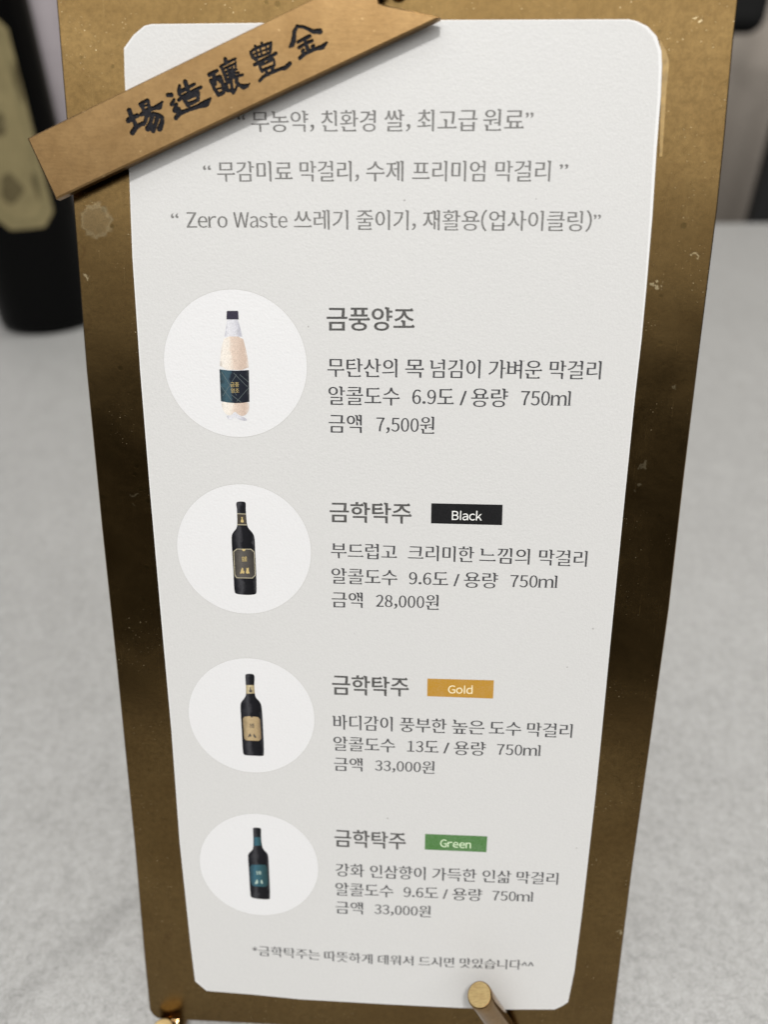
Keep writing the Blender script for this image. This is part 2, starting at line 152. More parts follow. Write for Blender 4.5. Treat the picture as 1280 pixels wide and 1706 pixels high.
def inside(p, lp):
    r = False; x, y = p
    for i in range(len(lp)):
        (x1, y1), (x2, y2) = lp[i - 1], lp[i]
        if (y1 > y) != (y2 > y) and x < (x2 - x1) * (y - y1) / (y2 - y1) + x1: r = not r
    return r


def text_fill(loops, off):
    """union of glyph outlines grown by off; counters stay open"""
    bb = [(min(p[0] for p in l), max(p[0] for p in l), min(p[1] for p in l), max(p[1] for p in l)) for l in loops]
    vs = []; fs = []; hole = []
    for i, l in enumerate(loops):
        q = l[0]; n = 0
        for j, m_ in enumerate(loops):
            if j != i and bb[j][0] < q[0] < bb[j][1] and bb[j][2] < q[1] < bb[j][3] and inside(q, m_): n += 1
        h = n % 2 == 1
        s = 1 if h else -1
        g = inset(l, s * off[0], s * off[1])
        if h and area(g) < 0.002: continue
        b = len(vs); vs += [Vector(p) for p in g]; fs.append(list(range(b, b + len(g)))); hole.append(h)
    V, E, F, ov, oe, of = delaunay_2d_cdt(vs, [], fs, 1, 1e-5)
    keep = [tuple(f) for f, o in zip(F, of) if sum(-1 if hole[k] else 1 for k in o) > 0]
    return [(v.x, v.y) for v in V], keep


def area(lp):
    return 0.5 * sum(lp[i - 1][0] * lp[i][1] - lp[i][0] * lp[i - 1][1] for i in range(len(lp)))


def ccw(lp):
    return lp if area(lp) > 0 else lp[::-1]


def inset(lp, d, dy=None):
    dy = d if dy is None else dy
    lp = ccw(lp); n = len(lp); out = []
    for i in range(n):
        p0, p1, p2 = Vector(lp[i - 1]), Vector(lp[i]), Vector(lp[(i + 1) % n])
        a = (p1 - p0).normalized(); b = (p2 - p1).normalized()
        na = Vector((-a.y, a.x)); nb = Vector((-b.y, b.x))
        m = (na + nb)
        m = m.normalized() if m.length > 1e-6 else na
        k = 1 / max(0.35, m.dot(na))
        out.append((p1.x + m.x * k * d, p1.y + m.y * k * dy))
    return out


def smooth_loop(lp, it=2):
    for _ in range(it):
        o = []
        for i in range(len(lp)):
            a, b = lp[i], lp[(i + 1) % len(lp)]
            o.append((a[0] * .75 + b[0] * .25, a[1] * .75 + b[1] * .25))
            o.append((a[0] * .25 + b[0] * .75, a[1] * .25 + b[1] * .75))
        lp = o
    return lp


MM = 0.001


def slab(name, outline, z0, z1, mat, parent, cham=0.0, holes=(), hole_depth=0.3):
    """flat sheet with chamfered front edge, outline in mm, optional engraved recesses"""
    o = ccw(outline)
    fr = inset(o, cham) if cham else o
    V2, F2 = cdt_fill([fr] + [h for h in holes])
    V = [(x * MM, y * MM, z1 * MM) for x, y in V2]
    F = list(F2)

    def ring(lo, za, li, zb):
        b = len(V); n = len(lo)
        for x, y in lo: V.append((x * MM, y * MM, za * MM))
        for x, y in li: V.append((x * MM, y * MM, zb * MM))
        for i in range(n):
            j = (i + 1) % n
            F.append((b + i, b + j, b + n + j, b + n + i))
    if cham: ring(o, z1 - cham, fr, z1)
    ring(o, z0, o, z1 - cham if cham else z1)
    for h in holes: ring(h, z1, h, z1 - hole_depth)
    V3, F3 = fill_loops([o])
    b = len(V)
    V += [(x * MM, y * MM, z0 * MM) for x, y in V3]
    F += [tuple(b + i for i in f[::-1]) for f in F3]
    me = bpy.data.meshes.new(name)
    me.from_pydata(V, [], F)
    bm = bmesh.new(); bm.from_mesh(me)
    bmesh.ops.remove_doubles(bm, verts=bm.verts, dist=2e-6)
    bmesh.ops.recalc_face_normals(bm, faces=bm.faces)
    bm.to_mesh(me); bm.free()
    return link(name, me, mat, parent)


def print_shape(name, loops, z, mat, parent, off=None):
    V2, F2 = text_fill(loops, off if isinstance(off, tuple) else (off, off)) if off is not None else cdt_fill(loops)
    me = bpy.data.meshes.new(name)
    me.from_pydata([(x * MM, y * MM, z * MM) for x, y in V2], [], F2)
    bm = bmesh.new(); bm.from_mesh(me)
    for f in bm.faces:
        if f.normal.z < 0: f.normal_flip()
    bm.to_mesh(me); bm.free()
    return link(name, me, mat, parent)


# ------------------------------------------------------------------ materials
def mat(name):
    m = bpy.data.materials.new(name)
    m.use_nodes = True
    nt = m.node_tree
    b = nt.nodes['Principled BSDF']
    return m, nt, b


def node(nt, typ, **kw):
    n = nt.nodes.new(typ)
    for k, v in kw.items():
        if k.startswith('i_'):
            k = k[2:]
            n.inputs[int(k) if k.isdigit() else k.replace('_', ' ')].default_value = v
        else:
            setattr(n, k, v)
    return n


def noise(nt, scale, detail=4, rough=0.6, coord=None, dist=0.0):
    n = node(nt, 'ShaderNodeTexNoise')
    n.inputs['Scale'].default_value = scale
    n.inputs['Detail'].default_value = detail
    n.inputs['Roughness'].default_value = rough
    n.inputs['Distortion'].default_value = dist
    if coord is not None: nt.links.new(coord, n.inputs['Vector'])
    return n.outputs['Fac']


def ramp(nt, fac, stops):
    n = node(nt, 'ShaderNodeValToRGB')
    e = n.color_ramp.elements
    while len(e) < len(stops): e.new(0.5)
    for i, (p, c) in enumerate(stops):
        e[i].position = p
        e[i].color = (c[0], c[1], c[2], 1) if not isinstance(c, float) else (c, c, c, 1)
    nt.links.new(fac, n.inputs[0])
    return n.outputs[0]


def mixc(nt, fac, a, b, mode='MIX'):
    n = node(nt, 'ShaderNodeMix', data_type='RGBA', blend_type=mode)
    for sock, v in ((n.inputs[0], fac), (n.inputs[6], a), (n.inputs[7], b)):
        if isinstance(v, bpy.types.NodeSocket): nt.links.new(v, sock)
        elif isinstance(v, (int, float)): sock.default_value = v
        else: sock.default_value = (*v[:3], 1)
    return n.outputs[2]


def mth(nt, op, a, b=None, c=None, clamp=False):
    n = node(nt, 'ShaderNodeMath', operation=op, use_clamp=clamp)
    for i, v in enumerate((a, b, c)):
        if v is None: continue
        if isinstance(v, bpy.types.NodeSocket): nt.links.new(v, n.inputs[i])
        else: n.inputs[i].default_value = v
    return n.outputs[0]


def bump(nt, b, h, strength, dist):
    n = node(nt, 'ShaderNodeBump')
    n.inputs['Strength'].default_value = strength
    n.inputs['Distance'].default_value = dist
    nt.links.new(h, n.inputs['Height'])
    nt.links.new(n.outputs[0], b.inputs['Normal'])
    return n


def objco(nt, scale=None):
    o = node(nt, 'ShaderNodeTexCoord').outputs['Object']
    if scale:
        m = node(nt, 'ShaderNodeMapping')
        m.inputs['Scale'].default_value = scale
        nt.links.new(o, m.inputs['Vector'])
        return m.outputs[0]
    return o


def plain(name, col, rough=0.6, metal=0.0, spec=0.5, grain=0.0, gscale=3000):
    m, nt, b = mat(name)
    b.inputs['Roughness'].default_value = rough
    b.inputs['Metallic'].default_value = metal
    b.inputs['Specular IOR Level'].default_value = spec
    if grain:
        co = objco(nt)
        f = noise(nt, gscale, 3, 0.7, co)
        lo = [max(0, c * (1 - grain)) for c in col]; hi = [min(1, c * (1 + grain)) for c in col]
        nt.links.new(ramp(nt, f, [(0.3, lo), (0.7, hi)]), b.inputs['Base Color'])
    else:
        b.inputs['Base Color'].default_value = (*col, 1)
    return m


def make_plate_mat():
    m, nt, b = mat('aged brass')
    co = objco(nt)
    b.inputs['Metallic'].default_value = 1.0
    n1 = noise(nt, 45, 6, 0.65, co, 0.4)
    n2 = noise(nt, 850, 6, 0.75, co, 0.2)
    n3 = noise(nt, 2200, 3, 0.7, co)
    base = ramp(nt, n1, [(0.3, (0.168, 0.105, 0.040)), (0.7, (0.228, 0.149, 0.060))])
    c2 = mixc(nt, ramp(nt, n2, [(0.42, 0.0), (0.72, 0.55)]), base, (0.10, 0.064, 0.025))
    # small dark pits
    v = node(nt, 'ShaderNodeTexVoronoi'); v.inputs['Scale'].default_value = 260
    nt.links.new(co, v.inputs['Vector'])
    gate = ramp(nt, noise(nt, 60, 2, 0.5, co), [(0.52, 0.0), (0.56, 1.0)])
    pit = mth(nt, 'MULTIPLY', mth(nt, 'LESS_THAN', v.outputs['Distance'], 0.13), gate)
    c3 = mixc(nt, mth(nt, 'MULTIPLY', pit, 0.75), c2, (0.12, 0.08, 0.03))
    # water stain
    def dist_to(x, y, am=0.0032):
        sv = node(nt, 'ShaderNodeVectorMath', operation='DISTANCE')
        wob = node(nt, 'ShaderNodeTexNoise'); wob.inputs['Scale'].default_value = 1100; wob.inputs['Detail'].default_value = 4
        nt.links.new(co, wob.inputs['Vector'])
        add = node(nt, 'ShaderNodeVectorMath', operation='MULTIPLY_ADD')
        nt.links.new(wob.outputs['Color'], add.inputs[0])
        add.inputs[1].default_value = (am, am, 0)
        nt.links.new(co, add.inputs[2])
        nt.links.new(add.outputs[0], sv.inputs[0])
        sv.inputs[1].default_value = (x * MM + am / 2, y * MM + am / 2, 0.0)
        return sv.outputs['Value']
    col = c3
    sc_ = dist_to(STAIN[0], STAIN[1], 0.0022)
    st = ramp(nt, mth(nt, 'MULTIPLY', sc_, 200.0), [(0.0, 0.08), (0.40, 0.09), (0.49, 0.20), (0.58, 0.0)])
    col = mixc(nt, st, col, (0.62, 0.56, 0.38))
    for x, y, r_ in MARKS:
        k = mth(nt, 'LESS_THAN', dist_to(x, y, 0.0042), r_ * 0.8 * MM)
        col = mixc(nt, mth(nt, 'MULTIPLY', k, 0.55), col, (0.78, 0.66, 0.42))
    fleck = mth(nt, 'MULTIPLY', ramp(nt, noise(nt, 2600, 2, 0.5, co), [(0.70, 0.0), (0.74, 1.0)]), ramp(nt, noise(nt, 90, 2, 0.5, co), [(0.5, 0.0), (0.6, 0.8)]))
    col = mixc(nt, fleck, col, (0.85, 0.72, 0.48))
    tar = ramp(nt, noise(nt, 190, 5, 0.7, co, 0.8), [(0.60, 0.0), (0.70, 0.5)])
    col = mixc(nt, tar, col, (0.13, 0.075, 0.03))
    # fine scratches
    sc = []
    for ang, scl in ((0.5, 60), (1.2, 50), (-0.9, 70)):
        mp = node(nt, 'ShaderNodeMapping')
        mp.inputs['Rotation'].default_value = (0, 0, ang)
        mp.inputs['Scale'].default_value = (scl * 60, scl * 1.6, 1)
        nt.links.new(co, mp.inputs['Vector'])
        sc.append(ramp(nt, noise(nt, 1.0, 2, 0.5, mp.outputs[0]), [(0.70, 0.0), (0.78, 1.0)]))
    s_all = mth(nt, 'MAXIMUM', mth(nt, 'MAXIMUM', sc[0], sc[1]), sc[2])
    col = mixc(nt, mth(nt, 'MULTIPLY', s_all, 0.10), col, (0.6, 0.45, 0.22))
    nt.links.new(col, b.inputs['Base Color'])
    rr = mth(nt, 'ADD', mth(nt, 'MULTIPLY', n2, 0.20), mth(nt, 'MULTIPLY_ADD', noise(nt, 70, 4, 0.7, co, 0.8), 0.22, 0.02))
    rr = mth(nt, 'ADD', rr, mth(nt, 'MULTIPLY', s_all, 0.06))
    rr = mth(nt, 'ADD', rr, mth(nt, 'MULTIPLY', fleck, 0.3))
    nt.links.new(rr, b.inputs['Roughness'])
    hh = mth(nt, 'ADD', mth(nt, 'MULTIPLY', n3, 0.5), mth(nt, 'MULTIPLY', n2, 1.0))
    hh = mth(nt, 'SUBTRACT', hh, mth(nt, 'MULTIPLY', s_all, 0.15))
    hh = mth(nt, 'SUBTRACT', hh, pit)
    bn = bump(nt, b, hh, 0.16, 0.00006)
    wav = node(nt, 'ShaderNodeBump')          # the sheet is not perfectly flat
    wav.inputs['Strength'].default_value = 0.6
    wav.inputs['Distance'].default_value = 0.0011
    nt.links.new(noise(nt, 26, 2, 0.45, co, 0.3), wav.inputs['Height'])
    nt.links.new(wav.outputs[0], bn.inputs['Normal'])
    return m


def make_ribbon_mat():
    m, nt, b = mat('copper toned satin brass')
    co = objco(nt)
    b.inputs['Metallic'].default_value = 1.0
    mp = node(nt, 'ShaderNodeMapping')
    mp.inputs['Rotation'].default_value = (0, 0, -R(22.5))
    mp.inputs['Scale'].default_value = (260, 2600, 200)
    nt.links.new(co, mp.inputs['Vector'])
    br = noise(nt, 1.0, 3, 0.7, mp.outputs[0])
    n1 = noise(nt, 120, 6, 0.7, co, 0.4)
    n2 = noise(nt, 900, 4, 0.75, co)
    base = ramp(nt, n1, [(0.3, (0.215, 0.130, 0.055)), (0.7, (0.29, 0.185, 0.083))])
    c = mixc(nt, ramp(nt, n2, [(0.45, 0.0), (0.8, 0.45)]), base, (0.15, 0.092, 0.042))
    c = mixc(nt, ramp(nt, noise(nt, 1400, 2, .6, co), [(0.72, 0.0), (0.80, 0.5)]), c, (0.75, 0.55, 0.3))
    nt.links.new(c, b.inputs['Base Color'])
    rr = mth(nt, 'ADD', mth(nt, 'MULTIPLY', n2, 0.2), 0.28)
    nt.links.new(rr, b.inputs['Roughness'])
    hh = mth(nt, 'ADD', mth(nt, 'MULTIPLY', n2, 1.0), mth(nt, 'MULTIPLY', br, 0.5))
    bump(nt, b, hh, 0.35, 0.00005)
    return m


def make_rod_mat():
    m, nt, b = mat('polished brass rod')
    co = objco(nt)
    b.inputs['Metallic'].default_value = 1.0
    n1 = noise(nt, 900, 4, 0.7, co)
    nt.links.new(ramp(nt, n1, [(0.3, (0.26, 0.155, 0.065)), (0.7, (0.34, 0.215, 0.095))]), b.inputs['Base Color'])
    b.inputs['Roughness'].default_value = 0.16
    bump(nt, b, n1, 0.12, 0.00004)
    return m


def make_cap_mat():
    m, nt, b = mat('sawn brass end')
    co = objco(nt, (300, 2600, 2600))
    b.inputs['Metallic'].default_value = 1.0
    n1 = noise(nt, 1.0, 4, 0.7, co)
    nt.links.new(ramp(nt, n1, [(0.35, (0.44, 0.31, 0.14)), (0.6, (0.56, 0.42, 0.205))]), b.inputs['Base Color'])
    b.inputs['Roughness'].default_value = 0.42
    bump(nt, b, n1, 0.5, 0.00006)
    return m


def make_paper(name, col, rough, grain=0.045):
    m, nt, b = mat(name)
    co = objco(nt)
    b.inputs['Roughness'].default_value = rough
    b.inputs['Specular IOR Level'].default_value = 0.35
    f1 = noise(nt, 2300, 2, 0.6, co)
    f2 = noise(nt, 35, 3, 0.5, co)
    f3 = noise(nt, 6000, 1, 0.5, co)
    lo = [c * (1 - grain) for c in col]; hi = [min(1, c * (1 + grain)) for c in col]
    c = ramp(nt, mth(nt, 'ADD', mth(nt, 'MULTIPLY', f3, 0.6), mth(nt, 'MULTIPLY', f1, 0.4)), [(0.35, lo), (0.65, hi)])
    c = mixc(nt, ramp(nt, f2, [(0.4, 0.0), (0.75, 0.10)]), c, [x * 0.9 for x in col])
    # stray specks of toner
    v = node(nt, 'ShaderNodeTexVoronoi'); v.inputs['Scale'].default_value = 330
    nt.links.new(co, v.inputs['Vector'])
    gate = mth(nt, 'GREATER_THAN', noise(nt, 140, 1, 0.5, co), 0.66)
    spk = mth(nt, 'MULTIPLY', mth(nt, 'LESS_THAN', v.outputs['Distance'], 0.06), gate)
    c = mixc(nt, mth(nt, 'MULTIPLY', spk, 0.6), c, (0.2, 0.19, 0.18))
    nt.links.new(c, b.inputs['Base Color'])
    hh = mth(nt, 'ADD', f1, mth(nt, 'MULTIPLY', noise(nt, 900, 3, 0.6, co), 0.8))
    bump(nt, b, hh, 0.24, 0.00012)
    return m


def ink(name, col, worn=0.25, rough=0.5):
    """toner on paper: slightly broken up so that the paper shows through"""
    m, nt, b = mat(name)
    co = objco(nt)
    b.inputs['Roughness'].default_value = rough
    b.inputs['Specular IOR Level'].default_value = 0.18
    f = noise(nt, 4200, 2, 0.6, co)
    f2 = noise(nt, 300, 3, 0.6, co)
    k = mth(nt, 'ADD', mth(nt, 'MULTIPLY', f, 0.75), mth(nt, 'MULTIPLY', f2, 0.25))
    pc = [c + (0.62 - c) * worn for c in col]
    nt.links.new(ramp(nt, k, [(0.42, col), (0.62, pc)]), b.inputs['Base Color'])
    bump(nt, b, f, 0.2, 0.00008)
    return m


def make_table_mat():
    m, nt, b = mat('pale grey terrazzo laminate')
    co = objco(nt)
    n0 = noise(nt, 7, 5, 0.6, co, 0.3)
    n1 = noise(nt, 110, 6, 0.7, co, 0.5)
    n2 = noise(nt, 420, 5, 0.8, co, 0.2)
    n3 = noise(nt, 1500, 3, 0.7, co)
    k = mth(nt, 'ADD', mth(nt, 'MULTIPLY', n1, 0.22), mth(nt, 'MULTIPLY', n2, 0.68))
    k = mth(nt, 'ADD', k, mth(nt, 'MULTIPLY', n0, 0.10))
    k = mth(nt, 'ADD', k, mth(nt, 'MULTIPLY', mth(nt, 'SUBTRACT', n3, 0.5), 0.6))
    c = ramp(nt, k, [(0.36, (TB * .74, TB * .735, TB * .715)), (0.5, (TB, TB * .995, TB * .97)), (0.64, (TB * 1.2, TB * 1.2, TB * 1.18))])
    nt.links.new(c, b.inputs['Base Color'])
    nt.links.new(mth(nt, 'ADD', mth(nt, 'MULTIPLY', n2, 0.3), 0.22), b.inputs['Roughness'])
    hh = mth(nt, 'ADD', mth(nt, 'MULTIPLY', n2, 1.0), mth(nt, 'MULTIPLY', n3, 0.7))
    bump(nt, b, hh, 0.7, 0.0005)
    return m


TB = 0.24
M = {}
M['plate'] = make_plate_mat()
M['ribbon'] = make_ribbon_mat()
M['rod'] = make_rod_mat()
M['cap'] = make_cap_mat()
M['card'] = make_paper('white card stock', (0.69, 0.69, 0.69), 0.45, 0.02)
M['print'] = make_paper('pale grey printed ground', (0.570, 0.568, 0.563), 0.42, 0.05)
M['disc'] = make_paper('unprinted white disc', (0.665, 0.665, 0.675), 0.42, 0.025)
M['hair'] = ink('hairline ink', (0.47, 0.465, 0.45), 0.3)
M['pale'] = ink('faded grey toner', (0.13, 0.127, 0.122), 0.22)
M['title'] = ink('grey toner', (0.06, 0.058, 0.056), 0.12)
M['body'] = ink('dark toner', (0.03, 0.03, 0.034), 0.10)
M['paint'] = ink('black enamel in the engraving', (0.007, 0.007, 0.010), 0.03, 0.42)
M['residue'] = plain('amber adhesive edge', (0.34, 0.22, 0.075), 0.3, 0.0, 0.5, 0.25, 700)
INK = dict(clear=(0.62, 0.62, 0.68), pinkmilk=(0.68, 0.57, 0.49), palemilk=(0.76, 0.70, 0.62), ink_violet=(0.03, 0.026, 0.045),
           ink_navy=(0.02, 0.028, 0.042), ink_teal=(0.03, 0.085, 0.11), ink_greygreen=(0.12, 0.15, 0.15), ink_gold=(0.52, 0.40, 0.17),
           ink_black=(0.012, 0.012, 0.016), ink_dark=(0.035, 0.035, 0.04), ink_brown=(0.055, 0.045, 0.035), ink_palegold=(0.42, 0.38, 0.27),
           ink_umber=(0.075, 0.066, 0.058), ink_cream=(0.52, 0.44, 0.27), ink_kraft=(0.45, 0.33, 0.18), ink_paleteal=(0.42, 0.52, 0.45),
           ink_palegrey=(0.68, 0.68, 0.68))
for k, c in INK.items(): M[k] = ink(k.replace('_', ' '), c, 0.02)
M['badge_black'] = ink('solid black toner', (0.008, 0.008, 0.009), 0.008)
M['badge_gold'] = ink('ochre toner', (0.42, 0.22, 0.022), 0.08)
M['badge_green'] = ink('green toner', (0.06, 0.17, 0.042), 0.12)
M['badge_white'] = ink('white lettering', (0.82, 0.82, 0.8), 0.1)
M['badge_cream'] = ink('cream lettering', (0.82, 0.74, 0.5), 0.1)
M['badge_mint'] = ink('pale green lettering', (0.66, 0.80, 0.55), 0.1)



def photo_ink(name, stops, cx, hw, y0, y1, rough=0.5):
    """a photograph printed on the card: tone runs across the pictured bottle, with printer grain"""
    m, nt, b = mat(name)
    co = objco(nt)
    b.inputs['Roughness'].default_value = rough
    b.inputs['Specular IOR Level'].default_value = 0.18
    sx = node(nt, 'ShaderNodeSeparateXYZ'); nt.links.new(co, sx.inputs[0])
    t = mth(nt, 'MULTIPLY_ADD', sx.outputs[0], 500.0 / hw, 0.5 - cx / (2 * hw))
    g = noise(nt, 5200, 2, 0.7, co)
    g2 = noise(nt, 900, 3, 0.6, co)
    t = mth(nt, 'ADD', t, mth(nt, 'MULTIPLY', mth(nt, 'SUBTRACT', g2, 0.5), 0.35))
    c = ramp(nt, t, stops)
    c = mixc(nt, 1.0, c, ramp(nt, g, [(0.3, (0.72, 0.72, 0.72)), (0.7, (1.0, 1.0, 1.0))]), 'MULTIPLY')
    nt.links.new(c, b.inputs['Base Color'])
    return m


SHADES = {
    'ink_black': [(0.0, (0.004, 0.004, 0.006)), (0.14, (0.012, 0.012, 0.016)), (0.34, (0.055, 0.055, 0.062)), (0.5, (0.010, 0.010, 0.013)), (0.86, (0.005, 0.005, 0.007)), (1.0, (0.05, 0.05, 0.055))],
    'pinkmilk': [(0.0, (0.62, 0.56, 0.50)), (0.12, (0.83, 0.78, 0.72)), (0.36, (0.82, 0.75, 0.67)), (0.48, (0.72, 0.59, 0.50)), (0.85, (0.60, 0.47, 0.39)), (1.0, (0.74, 0.66, 0.60))],
    'ink_navy': [(0.0, (0.02, 0.035, 0.045)), (0.16, (0.05, 0.105, 0.135)), (0.34, (0.045, 0.09, 0.12)), (0.42, (0.014, 0.02, 0.032)), (0.9, (0.010, 0.012, 0.02)), (1.0, (0.04, 0.045, 0.05))],
    'clear': [(0.0, (0.50, 0.50, 0.56)), (0.2, (0.74, 0.74, 0.78)), (0.6, (0.66, 0.66, 0.71)), (0.85, (0.48, 0.48, 0.54)), (1.0, (0.66, 0.66, 0.71))],
    'ink_kraft': [(0.0, (0.25, 0.19, 0.11)), (0.3, (0.50, 0.38, 0.22)), (0.8, (0.42, 0.31, 0.17)), (1.0, (0.24, 0.17, 0.10))],
    'ink_cream': [(0.0, (0.34, 0.28, 0.16)), (0.35, (0.62, 0.53, 0.34)), (1.0, (0.32, 0.25, 0.13))],
    'ink_umber': [(0.0, (0.05, 0.045, 0.04)), (0.3, (0.12, 0.11, 0.10)), (1.0, (0.045, 0.04, 0.036))],
    'ink_teal': [(0.0, (0.02, 0.045, 0.06)), (0.3, (0.05, 0.14, 0.19)), (0.6, (0.035, 0.10, 0.12)), (1.0, (0.02, 0.05, 0.055))],
}

# ------------------------------------------------------------------ lettering
_loops = {}


def char_loops(text):
    if text in _loops: return _loops[text]
    cu = bpy.data.curves.new('glyphs', 'FONT')
    cu.body = text
    cu.fill_mode = 'NONE'
    cu.resolution_u = 3
    ob = bpy.data.objects.new('glyphs', cu)
    COL.objects.link(ob)
    dg = bpy.context.evaluated_depsgraph_get()
    me = bpy.data.meshes.new_from_object(ob.evaluated_get(dg))
    co = [(v.co.x, v.co.y) for v in me.vertices]
    adj = {}
    for e in me.edges:
        a, b = e.vertices
        adj.setdefault(a, []).append(b); adj.setdefault(b, []).append(a)
    seen = set(); loops = []
    for s0 in range(len(co)):
        if s0 in seen or s0 not in adj: continue
        lp = [s0]; seen.add(s0); prev = None; cur = s0
        while True:
            nx = [q for q in adj[cur] if q != prev and q not in seen]
            if not nx: break
            prev = cur; cur = nx[0]; seen.add(cur); lp.append(cur)
        pts = [co[i] for i in lp]
        cl = [p for i, p in enumerate(pts) if math.dist(p, pts[i - 1]) > 0.018]
        if len(cl) > 2: loops.append(cl)
    bpy.data.objects.remove(ob); bpy.data.curves.remove(cu); bpy.data.meshes.remove(me)
    _loops[text] = loops
    return loops


WIDE = {c: chr(ord(c) + 0xFEE0) for c in '0123456789.,()ZeroWastemBackGdn'}
_a = char_loops('리'); _b = char_loops('리리')
ADV = max(p[0] for l in _b for p in l) - max(p[0] for l in _a for p in l)


def glyph_loops(text, sans=False):
    """lay the characters of one word side by side"""
    x = 0.0; out = []
    for c in text:
        ls = char_loops(WIDE.get(c, c)) if c != 'l' else [[(0.0, 0.0), (0.082, 0.0), (0.082, 0.765), (0.0, 0.765)]]
        mn = min(p[0] for l in ls for p in l); mx = max(p[0] for l in ls for p in l)
        if ord(c) > 0x2fff:
            out += [([(p[0] + x, p[1]) for p in l], False) for l in ls]; x += ADV
        else:
            k, dy = (1.0, 0.0) if (sans or c in '()/') else (0.93, 0.03)
            kx = k
            if c.isdigit(): kx = min(k, 0.435 / (mx - mn))
            wd = (mx - mn) * kx
            if c.isdigit():
                cell = 0.53; o = x + (cell - wd) / 2; x += cell
            else:
                sb = {'l': .085, '(': .05, ')': .05, '/': .03, '.': .05, ',': .06}.get(c, 0.035 if not sans else 0.042); o = x + sb; x += wd + 2 * sb
            out += [([((p[0] - mn) * kx + o, p[1] * k + dy) for p in l], c.isalnum()) for l in ls]
    return out


REF = char_loops('리')
REF_T = max(p[1] for l in REF for p in l)
REF_B = min(p[1] for l in REF for p in l)
EM = (REF_T - REF_B) / 0.92


def serif(lp, latin):
    """give the strokes the small brush-like flags of the printed serif face"""
    n = len(lp); out = []; rep = {}
    for i in range(n):
        p, a, b, c = lp[i - 1], lp[i], lp[(i + 1) % n], lp[(i + 2) % n]
        dx, dy = b[0] - a[0], b[1] - a[1]
        v1 = abs(a[0] - p[0]) < .02 * EM and abs(a[1] - p[1]) > .13 * EM
        v2 = abs(c[0] - b[0]) < .02 * EM and abs(c[1] - b[1]) > .13 * EM
        if abs(dy) < .012 * EM and .045 * EM < abs(dx) < .12 * EM and v1 and v2 and (p[1] - a[1]) * (c[1] - b[1]) > 0:
            top = p[1] < a[1]
            for (q, k, other) in ((a, i, b), (b, (i + 1) % n, a)):
                left = q[0] < other[0]; s = -1 if left else 1
                if top:
                    seq = [(q[0], q[1] - .10 * EM), (q[0] - .065 * EM, q[1] - .045 * EM), (q[0] - .05 * EM, q[1] + .004 * EM)] if left else [(q[0], q[1] - .025 * EM)]
                elif latin:
                    seq = [(q[0], q[1] + .035 * EM), (q[0] + s * .05 * EM, q[1] + .022 * EM), (q[0] + s * .05 * EM, q[1])]
                else:
                    seq = [(q[0] + (0.012 if left else 0.0) * EM, q[1] + (0 if not left else .02) * EM)]
                rep[k] = seq if k == i + 0 and q is a else seq[::-1]
        h1 = abs(a[1] - p[1]) < .02 * EM and abs(a[0] - p[0]) > .16 * EM
        h2 = abs(c[1] - b[1]) < .02 * EM and abs(c[0] - b[0]) > .16 * EM
        if not latin and abs(dx) < .012 * EM and .04 * EM < abs(dy) < .10 * EM and h1 and h2 and p[0] < a[0] and c[0] < b[0]:
            for (q, k, other) in ((a, i, b), (b, (i + 1) % n, a)):
                up = q[1] > other[1]
                if up:
                    seq = [(q[0] - .10 * EM, q[1]), (q[0] - .035 * EM, q[1] + .045 * EM), (q[0] + .018 * EM, q[1] - .03 * EM)]
                    rep[k] = seq if q is a else seq[::-1]
    for i in range(n): out += rep.get(i, [lp[i]])
    return out


def place_text(text, quad, own=False, serifs=True):
    """quad = ((x_left, y_top, y_bottom), (x_right, y_top, y_bottom)) in mm"""
    pairs = glyph_loops(text, own)
    loops = [l for l, f in pairs]
    x0 = min(p[0] for l in loops for p in l); x1 = max(p[0] for l in loops for p in l)
    b0, t0 = (min(p[1] for l in loops for p in l), max(p[1] for l in loops for p in l)) if own else (REF_B, REF_T)
    (xa, ta, ba), (xb, tb, bb) = quad
    res = []
    for l, latin in pairs:
        l = serif(l, latin) if serifs else l
        q = []
        for x, y in l:
            u = (x - x0) / (x1 - x0); v = (y - b0) / (t0 - b0)
            yt = ta + u * (tb - ta); yb = ba + u * (bb - ba)
            q.append((xa + u * (xb - xa), yb + v * (yt - yb)))
        res.append(q)
    return res


